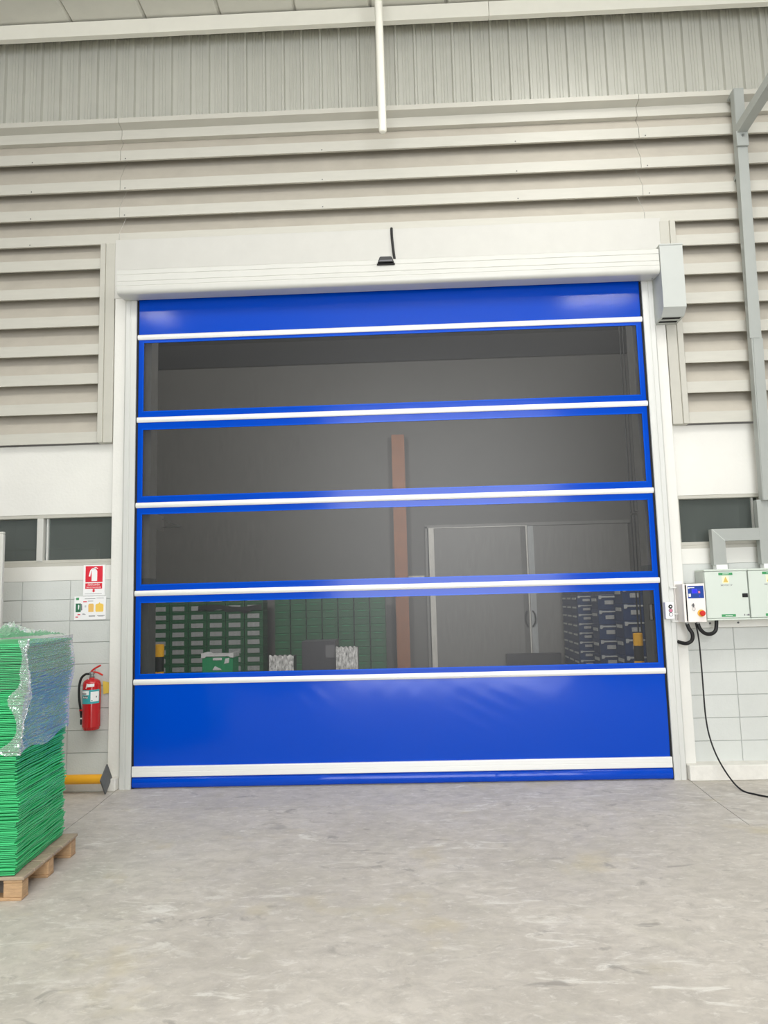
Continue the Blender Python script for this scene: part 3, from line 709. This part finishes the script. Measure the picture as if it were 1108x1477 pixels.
du = thing('cable_duct', 'grey steel cable duct running down the right louvers to the switch boxes', 'duct', (3.37, 0, 1.85))
def leaning(xt, xb, zt, zb, w_, y0, y1):
    m = MB(); vs = []
    for z, x in ((zb, xb), (zt, xt)):
        vs += [(x, y0, z), (x+w_, y0, z), (x+w_, y1, z), (x, y1, z)]
    return m.add(vs, [(0, 1, 2, 3), (4, 5, 6, 7), (0, 1, 5, 4), (1, 2, 6, 5), (2, 3, 7, 6), (3, 0, 4, 7)])
obj('upright_duct', leaning(3.372, 3.325, 6.40, 2.43, .095, -.12, -.045), M['grey_duct'], du)
obj('duct_cover', leaning(3.376, 3.329, 6.398, 3.93, .087, -.126, -.12), M['grey_duct'], du)
obj('duct_cover', leaning(3.3575, 3.329, 3.925, 2.432, .087, -.126, -.12), M['grey_duct'], du)
obj('lower_duct', MB().box(3.288, 3.43, -.08, -.01, 1.862, 2.44, .002), M['grey_duct'], du)
bdp = [(2.868, 2.186), (2.868, 1.862), (2.982, 1.862), (2.982, 2.078), (3.288, 2.078), (3.288, 2.186)]
obj('branch_duct', MB().prism(bdp, -.08, -.01, 'Y'), M['grey_duct'], du)
obj('mitre_joint', MB().prism([(2.872, 2.182), (2.878, 2.182), (2.980, 2.084), (2.980, 2.078), (2.976, 2.078)], -.082, -.08, 'Y'), M['panel_side'], du)
obj('duct_collar', MB().box(2.885, 2.984, -.085, -.005, 1.8235, 1.864, .002), M['sign_white'], du)
obj('duct_collar', MB().box(3.305, 3.42, -.085, -.005, 1.8235, 1.864, .002), M['sign_white'], du)
for z in (6.42, 5.6, 4.2, 3.0): obj('stand_off', MB().box(3.37, 3.44, -.05, .018, z-.06, z-.02), M['grey_duct'], du)
arm = obj('arm_duct', MB().add([(3.362, -.12, 5.93), (3.362, -.12, 6.02), (3.452, -.12, 6.02), (3.452, -.12, 5.93), (3.362, -1.9, 6.05), (3.362, -1.9, 6.14), (3.452, -1.9, 6.14), (3.452, -1.9, 6.05)],
     [(0, 1, 2, 3), (4, 5, 6, 7), (0, 1, 5, 4), (1, 2, 6, 5), (2, 3, 7, 6), (3, 0, 4, 7)]), M['grey_duct'], du)
obj('corner_bracket', MB().box(3.352, 3.462, -.15, -.12, 5.80, 5.95, .004), M['grey_duct'], du)
obj('bracket_bolt', MB().lathe([(.014, -.156), (.014, -.15)], 8, (3.41, 0, 5.90), 'Y'), M['steel'], du)

solid('flexible_conduit', 'thick black conduit curving from the white controller back to the wall upright', 'conduit',
      MB().tube(smooth_path([(2.578, -.12, 1.35), (2.592, -.12, 1.31), (2.618, -.12, 1.26), (2.612, -.11, 1.205), (2.57, -.09, 1.178), (2.53, -.03, 1.188), (2.522, .02, 1.195)]), .0165, 10), M['black_rubber'], smooth=True, org=(2.58, -.1, 1.18))
solid('flexible_conduit', 'thick black conduit looping from the white controller to the switch box', 'conduit',
      MB().tube(smooth_path([(2.672, -.12, 1.35), (2.69, -.12, 1.30), (2.735, -.11, 1.262), (2.79, -.10, 1.258), (2.835, -.09, 1.29), (2.852, -.08, 1.376)]), .0165, 10), M['black_rubber'], smooth=True, org=(2.76, -.1, 1.26))
solid('power_cable', 'thin black cable dropping from the white controller onto the concrete floor', 'cable',
      MB().tube(smooth_path([(2.660, -.10, 1.355), (2.682, -.09, 1.20), (2.69, -.085, .9), (2.692, -.09, .55), (2.712, -.11, .35), (2.755, -.16, .18), (2.79, -.30, .055), (2.81, -.45, .009), (2.86, -.57, .008), (2.96, -.68, .008), (3.2, -.82, .008), (3.7, -.9, .008)], 8), .007, 8), M['black_rubber'], smooth=True, org=(2.69, -.1, 0))

# ------------------------------------------------------------------ pallet, sheets, stretch film
PR = math.radians(3.2)
pl = thing('wooden_pallet', 'worn wooden pallet under the tall stack of green sheets', 'pallet', (-2.098, -2.515, 0)); pl.rotation_euler = (0, 0, PR)
o0 = (-2.098, -2.515, 0)
def pbox(x0, x1, y0, y1, z0, z1, c=.003): return MB().box(o0[0]+x0, o0[0]+x1, o0[1]+y0, o0[1]+y1, z0, z1, c)
ys = [(0, .09), (.35, .44), (.70, .79)]
for (a, b) in ys: obj('bottom_board', pbox(-1.2, 0, a, b, 0, .016), M['pallet'], pl)
for (a, b) in ys:
    for x in (-1.2, -.65, -.105): obj('block', pbox(x, x+.105, a+.004, b-.004, .016, .096), M['pallet'], pl)
for x in (-1.2, -.65, -.105): obj('stringer_board', pbox(x, x+.105, 0, .79, .096, .112), M['pallet'], pl)
for k in range(6):
    a = k*.1345; obj('deck_board', pbox(-1.2, .012, a-.004, a+.118, .112, .130), M['pallet_deck'], pl)

SR = math.radians(5.2); SW, SD = 1.05, .735; SX, SYY = -2.152, -2.51
def sheet_mesh(seed):
    rnd = random.Random(seed); m = MB(); nu, nv = 12, 10; th = .0064
    ph = [rnd.uniform(0, 6) for _ in range(6)]
    def top(u, v, z):
        e = .0016 + .0007*math.sin(u*9+ph[0]) + .0006*math.sin(v*11+ph[1]) + .0003*math.sin(v*27+ph[2])
        x = -SW*(1-u)+(.004*math.sin(v*13+ph[3]) if u > .9 else 0); y = SD*v+(.003*math.sin(u*15+ph[4]) if v < .1 else 0)
        return (x, y, z+e)
    m.grid(lambda u, v: top(u, v, th), nu, nv); n0 = len(m.v)
    m.grid(lambda u, v: top(u, v, 0), nu, nv)
    W = nv+1
    for i in range(nu):
        for j in (0, nv): m.f.append([i*W+j, (i+1)*W+j, n0+(i+1)*W+j, n0+i*W+j]); m.mi.append(0)
    for j in range(nv):
        for i in (0, nu): m.f.append([i*W+j, i*W+j+1, n0+i*W+j+1, n0+i*W+j]); m.mi.append(0)
    return mesh_of('plastic_sheet', m, M['sheet'], (0, 0, 0))
SMS = [sheet_mesh(k) for k in range(7)]
Z0, Z1, NS = .1345, 1.432, 128
def lean(z):      # how far the pile has crept sideways at this height
    t = (z-Z0)/(Z1-Z0); return .012*math.sin(t*9)+.008*math.sin(t*23+1)+.030*t, .010*math.sin(t*7+2)
for k in range(NS):
    z = Z0+(Z1-Z0)*k/NS; lx, ly = lean(z)
    o = bpy.data.objects.new('plastic_sheet', SMS[k % 7]); COL.objects.link(o)
    o.location = (SX+lx+random.uniform(-.009, .009), SYY+ly+random.uniform(-.008, .008), z)
    o.rotation_euler = (0, 0, SR+random.uniform(-.007, .007))
    tag(o, 'topmost green plastic sheet of the tall stack under the crumpled film' if k == NS-1 else ('lowest green plastic sheet lying directly on the pallet deck boards' if k == 0 else 'thin bright green plastic sheet inside the tall stack on the wooden pallet'), 'plastic sheet', 'green plastic sheets stacked on the pallet')
def st(x, y, z):  # stack-local point to world
    c, s = math.cos(SR), math.sin(SR); return (SX+c*x-s*y, SYY+s*x+c*y, z)
rn = random.Random(3)
NZ = [(rn.uniform(-1, 1), rn.uniform(-1, 1), rn.uniform(0, 6)) for _ in range(28)]
def crumple(u, v, f):
    s = 0
    for i, (a, b, p) in enumerate(NZ):
        q = f*(1+i*.35); t = math.sin((a*u+b*v)*q+p); s += (1-abs(t)*2)/(1+i*.22)
    return s/6
sf = thing('stretch_film', 'clear crinkled stretch film around the top of the green stack', 'film', st(0, 0, 1.43))
def film_side(u, v):
    y = -.02+(SD+.018)*u; zb = .80+.02*math.sin(u*9)+.03*u; z = zb+(1.452-zb)*v
    lx = lean(min(z, Z1))[0]
    return st(.024+lx+.006*crumple(u*.9, v*5.5, 9)+.0035*crumple(u*1.6, v*4, 15), y, z)
obj('film_sheet', MB().grid(film_side, 110, 190), M['film'], sf, True)
def film_front(u, v):
    x = .02-.9*u; zb = 1.13+.03*math.sin(u*14)+.05*u; z = zb+(1.452-zb)*v
    lx, ly = lean(min(z, Z1)); return st(x+lx, -.020+ly-.004*abs(crumple(u*1, v*5, 9)), z)
obj('film_sheet', MB().grid(film_front, 70, 50), M['film_thin'], sf, True)
def bunch(u, v):
    t = 1-v; z = .80+.66*v
    wd = .026+.050*math.exp(-((z-1.13)/.06)**2)+.060*math.exp(-((z-.83)/.04)**2)+.009*math.sin(z*31)
    x0 = .035 + .012*math.sin(z*13)
    s = u-.62; lx = lean(min(z, Z1))[0]
    c = crumple(u*1.2, v*5, 13)
    if s < 0: return st(lx+.012+s*wd*2.0, -.030-.016*c, z+.01*crumple(v*3, u, 11))
    return st(lx+x0+.014*c, -.03+s*wd*1.6+.01*c, z+.01*crumple(v*3, u, 11))
obj('bunched_fold', MB().grid(bunch, 22, 130), M['film_bunch'], sf, True)
def tuft(u, v):
    x = .03-.75*u; y = -.02+.62*v
    h = .10*math.exp(-((u-.16)/.17)**2-((v-.0)/.35)**2)+.035*math.exp(-((u-.0)/.3)**2-((v-.5)/.5)**2)+.012
    return st(x+lean(Z1)[0], y, 1.445+h*(1+.45*crumple(u*2.2, v*2, 12))+.006*crumple(u*3, v*3, 14))
obj('film_top', MB().grid(tuft, 60, 50), M['film_bunch'], sf, True)

# ------------------------------------------------------------------ storeroom behind the door
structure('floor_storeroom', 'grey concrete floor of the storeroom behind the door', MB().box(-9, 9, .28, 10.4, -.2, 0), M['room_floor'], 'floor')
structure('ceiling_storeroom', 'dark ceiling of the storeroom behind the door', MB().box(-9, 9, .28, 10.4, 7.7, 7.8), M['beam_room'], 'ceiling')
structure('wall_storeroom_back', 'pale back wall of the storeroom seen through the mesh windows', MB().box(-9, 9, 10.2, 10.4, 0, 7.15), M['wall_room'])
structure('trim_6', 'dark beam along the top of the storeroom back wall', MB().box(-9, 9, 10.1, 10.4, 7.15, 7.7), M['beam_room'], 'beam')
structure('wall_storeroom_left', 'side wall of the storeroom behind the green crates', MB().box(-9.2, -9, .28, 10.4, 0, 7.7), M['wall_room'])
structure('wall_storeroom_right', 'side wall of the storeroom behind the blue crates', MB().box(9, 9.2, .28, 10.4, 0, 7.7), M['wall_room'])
structure('column_1', 'rust red steel column in the middle of the storeroom back wall', MB().box(-.18, .11, 9.92, 10.2, 0, 5.35), M['rust_col'], 'column')
d1 = structure('door_1', 'tall pale double door in the storeroom back wall', MB().box(.52, .575, 10.12, 10.2, 0, 3.24).box(.52, 5.15, 10.12, 10.2, 3.2, 3.27), M['door_room'], 'door')
lf = obj('door_leaf', MB().box(.60, 2.79, 10.12, 10.18, .02, 3.19, .006), M['door_room'], d1)
obj('edge_strip', MB().box(.60, .72, 10.105, 10.12, .02, 3.19), M['door_strip'], lf)
obj('edge_strip', MB().box(2.68, 2.79, 10.11, 10.12, .02, 3.19), M['wall_room'], lf)
obj('top_strip', MB().box(.60, 2.83, 10.10, 10.12, 3.19, 3.205), M['door_strip'], lf)
lf2 = obj('door_leaf', MB().box(2.83, 5.10, 10.12, 10.18, .02, 3.19, .006), M['door_room'], d1)
obj('edge_strip', MB().box(2.795, 2.825, 10.09, 10.12, .02, 3.2), M['door_strip'], lf2)
obj('edge_strip', MB().box(2.84, 2.97, 10.11, 10.12, .02, 3.19), M['crate_rim'], lf2)
for s, l in ((-1, lf), (1, lf2)):
    obj('handle', MB().tube(smooth_path([(2.81+s*.06, 10.09, 1.28), (2.81+s*.10, 10.05, 1.2), (2.81+s*.105, 10.05, 1.05), (2.81+s*.05, 10.09, .93)]), .018, 8), M['black_plastic'], l, True)
solid('door_threshold_mat', 'dark mat block standing in front of the storeroom double door', 'mat', MB().box(2.22, 3.41, 9.85, 10.03, 0, .36, .01), M['wrap_dark'], org=(2.8, 9.95, 0))
solid('wall_plate', 'small white plate on the storeroom wall beside the double door', 'plate', MB().box(.12, .48, 10.16, 10.2, 2.05, 2.13, .005), M['door_strip'], org=(.3, 10.2, 2.05))

def bollard(x, label):
    b = thing('safety_bollard', label, 'bollard', (x, 5.6, 0), 'yellow and black bollards in the storeroom')
    obj('bollard_post', MB().lathe([(.075, 0), (.075, .95), (.068, .965), (.03, .97)], 20, (x, 5.6, 0)), M['boll_black'], b, True)
    for (a, c) in ((.775, .972), (.37, .53)): obj('yellow_band', MB().lathe([(.077, a), (.077, c), (.05, c+.006)], 20, (x, 5.6, 0)), M['boll_yellow'], b, True)
    obj('base_plate', MB().box(x-.13, x+.13, 5.47, 5.73, 0, .012), M['boll_black'], b)
    return b
bollard(-4.045, 'yellow and black bollard in front of the green crates')
bollard(3.83, 'yellow and black bollard in front of the blue crates')

def crate(name, label, cat, w_, d_, h_, body, rim, lab, style):
    t = thing(name, label, cat, (0, 0, 0))
    m = MB(); e = .012; q = .02
    m.add([(-w_/2+q, e, 0), (w_/2-q, e, 0), (w_/2-q, d_-e, 0), (-w_/2+q, d_-e, 0), (-w_/2+e, e*.4, h_*.8), (w_/2-e, e*.4, h_*.8), (w_/2-e, d_-e*.4, h_*.8), (-w_/2+e, d_-e*.4, h_*.8)],
          [(0, 1, 2, 3), (4, 5, 6, 7), (0, 1, 5, 4), (1, 2, 6, 5), (2, 3, 7, 6), (3, 0, 4, 7)])
    m.box(-w_/2+e*.3, -w_/2+.03, 0, .03, 0, h_*.8).box(w_/2-.03, w_/2-e*.3, 0, .03, 0, h_*.8)
    obj('crate_body', m, body, t)
    r = MB().box(-w_/2+.003, w_/2-.003, -.006, d_, h_*.8, h_*.97, .004)
    obj('crate_rim', r, body if style == 'green' else body, t)
    if style == 'green': obj('crate_label', MB().box(-w_*.34, w_*.30, -.004, .008, h_*.16, h_*.68), lab, t)
    else:
        obj('rim_strip', MB().prism([(-w_*.46, h_*.94), (-w_*.46, h_*.70), (-w_*.36, h_*.70), (-w_*.32, h_*.80), (w_*.32, h_*.80), (w_*.36, h_*.70), (w_*.46, h_*.70), (w_*.46, h_*.94), (w_*.36, h_*.94), (w_*.30, h_*.90), (-w_*.30, h_*.90), (-w_*.36, h_*.94)], -.012, -.005, 'Y'), rim, t)
        obj('crate_label', MB().box(-w_*.19, w_*.19, -.004, .010, h_*.34, h_*.60), lab, t)
        obj('side_strip', MB().box(-w_/2-.006, -w_/2+.004, d_*.2, d_*.8, h_*.55, h_*.75), rim, t)
    return t
used = {}
ORD = ['first', 'second', 'third', 'fourth', 'fifth', 'sixth', 'seventh', 'eighth', 'ninth', 'tenth', 'eleventh']
def from_top(r, n): return 'topmost' if r == n-1 else ('lowest' if r == 0 else ORD[n-1-r]+' from top')
def put(proto, x, y, z, label, group, rz=0):
    if proto.name not in used:
        used[proto.name] = 1; proto.location = (x, y, z); o = proto; o.rotation_euler = (0, 0, rz)
    else: o = dup(proto, (x, y, z), rz)
    o['label'] = label; o['group'] = group
    return o
gc = crate('green_crate', 'x', 'crate', .392, .58, .1815, M['crate_green'], M['crate_rim'], M['crate_label'], 'green')
for c in range(6):
    for r in range(10):
        put(gc, -5.175+.4*c, 9.0+random.uniform(-.012, .012), .1815*r, 'green crate with pale label, %s, in the %s stack from the left' % (from_top(r, 10), ORD[c]), 'labelled green crates')
gd = thing('green_crate', 'x', 'crate', (0, 0, 0))
w_, d_, h_ = .332, .4, .1585
obj('crate_body', MB().box(-w_/2+.008, w_/2-.008, .008, d_-.008, 0, h_*.72, .004), M['crate_green'], gd)
obj('crate_rim', MB().box(-w_/2+.002, w_/2-.002, 0, d_, h_*.72, h_*.97, .004), M['crate_green'], gd)
obj('rim_streak', MB().box(-w_*.25, w_*.25, -.008, .004, h_*.78, h_*.86), M['crate_green_light'], gd)  # lighter green streak along the rim
obj('crate_ribs', MB().box(-w_*.40, -w_*.36, 0, .01, 0, h_*.72).box(w_*.36, w_*.40, 0, .01, 0, h_*.72), M['crate_green'], gd)
for c in range(7):
    for r in range(11):
        put(gd, -2.61+.342*c, 9.25+random.uniform(-.015, .015), .1585*r, 'plain green crate, %s, in the %s stack left of the red column' % (from_top(r, 11), ORD[6-c]), 'plain green crates')
solid('dark_film_sheet', 'dark plastic film draped over the labelled green crates', 'film', MB().grid(lambda u, v: (-4.35+1.35*u, 8.965-.012*math.sin(u*9)-.01*v, 1.46+.11*v+.03*math.sin(u*7)+.02*math.sin(u*23)*(1-v)), 30, 4), M['shade_net'], org=(-3.7, 8.98, 1.46))

bc = crate('blue_crate', 'x', 'crate', .362, .56, .178, M['crate_blue'], M['crate_rim'], M['crate_label'], 'blue')
for c in range(3):
    for r in range(10):
        put(bc, 3.62+.02*c, 8.15+.58*c, .178*r, 'small blue crate, %s, in the %s stack back beside the double door' % (from_top(r, 10), ORD[c]), 'small blue crates')
bd = crate('blue_crate', 'x', 'crate', .41, .55, .268, M['crate_blue'], M['crate_rim'], M['crate_label'], 'blue')
for r in range(7): put(bd, 3.765, 7.0, .268*r, 'blue crate with grey rim, %s in the middle stack of blue crates' % from_top(r, 7), 'middle stack of blue crates')
be = crate('blue_crate', 'x', 'crate', .43, .55, .29, M['crate_blue'], M['crate_rim'], M['crate_label'], 'blue')
for r in range(6): put(be, 3.985, 6.15, .29*r, 'large blue crate, %s in the stack directly behind the right bollard' % from_top(r, 6), 'front stack of blue crates')

fg = thing('green_tote', 'bright green tote box with white rim in front of the labelled crates', 'tote box', (-3.17, 6.0, 0))
def tote(z0, z1, p):
    obj('tote_body', MB().box(-3.44, -2.91, 6.0, 6.42, z0, z1-.06, .006), M['crate_green_light'], p)
    obj('tote_rim', MB().prism([(-3.455, z1), (-3.455, z1-.08), (-3.40, z1-.08), (-3.37, z1-.055), (-2.98, z1-.055), (-2.95, z1-.08), (-2.90, z1-.08), (-2.90, z1), (-2.95, z1-.008), (-2.99, z1-.03), (-3.36, z1-.03), (-3.40, z1-.008)], 5.985, 6.43, 'Y'), M['sign_white'], p)
tote(.39, .785, fg)
obj('tote_label', MB().box(-3.25, -3.10, 5.99, 6.0, .665, .705), M['sign_white'], fg)
obj('tote_label', MB().prism([(-3.06, .60), (-2.98, .62), (-2.97, .70), (-3.04, .69)], 5.99, 6.0, 'Y'), M['sign_white'], fg)
obj('tote_label', MB().prism([(-3.26, .50), (-3.1, .50), (-3.14, .53), (-3.22, .565)], 5.99, 6.0, 'Y'), M['sign_white'], fg)
fg2 = thing('green_tote', 'lower green tote box carrying the white rimmed tote', 'tote box', (-3.17, 6.0, 0))
tote(0, .388, fg2)
def foil_block(x0, x1, z1, label):
    m = MB(); y0 = 6.0
    def f(u, v): return (x0+(x1-x0)*u, y0-.012*abs(crumple(u*2, v*2, 10)), .12+(z1-.12)*v+.012*math.sin(u*31)*(v > .95))
    t = thing('foil_bundle', label, 'bundle', ((x0+x1)/2, y0+.2, 0))
    obj('wrapped_load', MB().box(x0+.01, x1-.01, y0+.02, y0+.4, .12, z1-.02), M['wrap_dark'], t)
    obj('foil_front', m.grid(f, 30, 30), M['foil'], t)
    for xx in (x0+.03, (x0+x1)/2-.03, x1-.09): obj('foot', MB().box(xx, xx+.06, y0+.02, y0+.38, 0, .12), M['wrap_dark'], t)
    return t
foil_block(-2.29, -1.87, .72, 'silver foil wrapped bundle left of the dark wrapped load')
foil_block(-1.145, -.775, .84, 'silver foil wrapped bundle right of the dark wrapped load')
dk = thing('wrapped_load', 'dark grey wrapped load between the two silver bundles', 'wrapped load', (-1.45, 6.3, 0))
obj('load_body', MB().box(-1.74, -1.155, 6.08, 6.6, .1, .945, .01), M['wrap_dark'], dk)
obj('load_label', MB().box(-1.33, -1.175, 6.07, 6.08, .66, .87), M['grey_print'], dk)
obj('load_skid', MB().box(-1.72, -1.17, 6.1, 6.58, 0, .1), M['boll_black'], dk)
sw = thing('inner_button_box', 'small pale switch box on the right jamb behind the mesh', 'switch', (2.335, .07, 1.39))
obj('switch_case', MB().box(2.314, 2.348, .042, .079, 1.385, 1.53, .003), M['black_plastic'], sw)
obj('switch_face', MB().box(2.311, 2.330, .034, .043, 1.39, 1.525), M['sign_white'], sw)
for x, w_ in ((3.98, 'leftmost'), (4.035, 'middle'), (4.10, 'rightmost')):
    solid('wall_conduit', w_+' of three dark thin vertical conduits beside the blue crates', 'conduit', MB().tube([(x, 6.05, 0), (x, 6.05, 7.7)], .012, 6), M['boll_black'], 'dark vertical conduits in the storeroom', org=(x, 6.05, 0))

for s_, lab in ((-1, 'left'), (1, 'right')):
    bx = 2.36 if s_ < 0 else 2.56
    wb2 = thing('wall_bracket', 'pale triangular steel bracket inside the storeroom beside the %s door jamb' % lab, 'bracket', (s_*bx, 1.2, 2.5))
    obj('bracket_arm', MB().tube([(s_*(bx+.2), 1.2, 2.475), (s_*(bx-.02), 1.2, 2.475)], .010, 6), M['guide'], wb2)
    obj('bracket_strut', MB().tube([(s_*(bx+.2), 1.2, 2.57), (s_*(bx-.02), 1.2, 2.478)], .008, 6), M['guide'], wb2)
    obj('bracket_plate', MB().box(*sorted((s_*(bx+.19), s_*(bx+.21))), .28, 1.25, 2.44, 2.6), M['guide'], wb2)
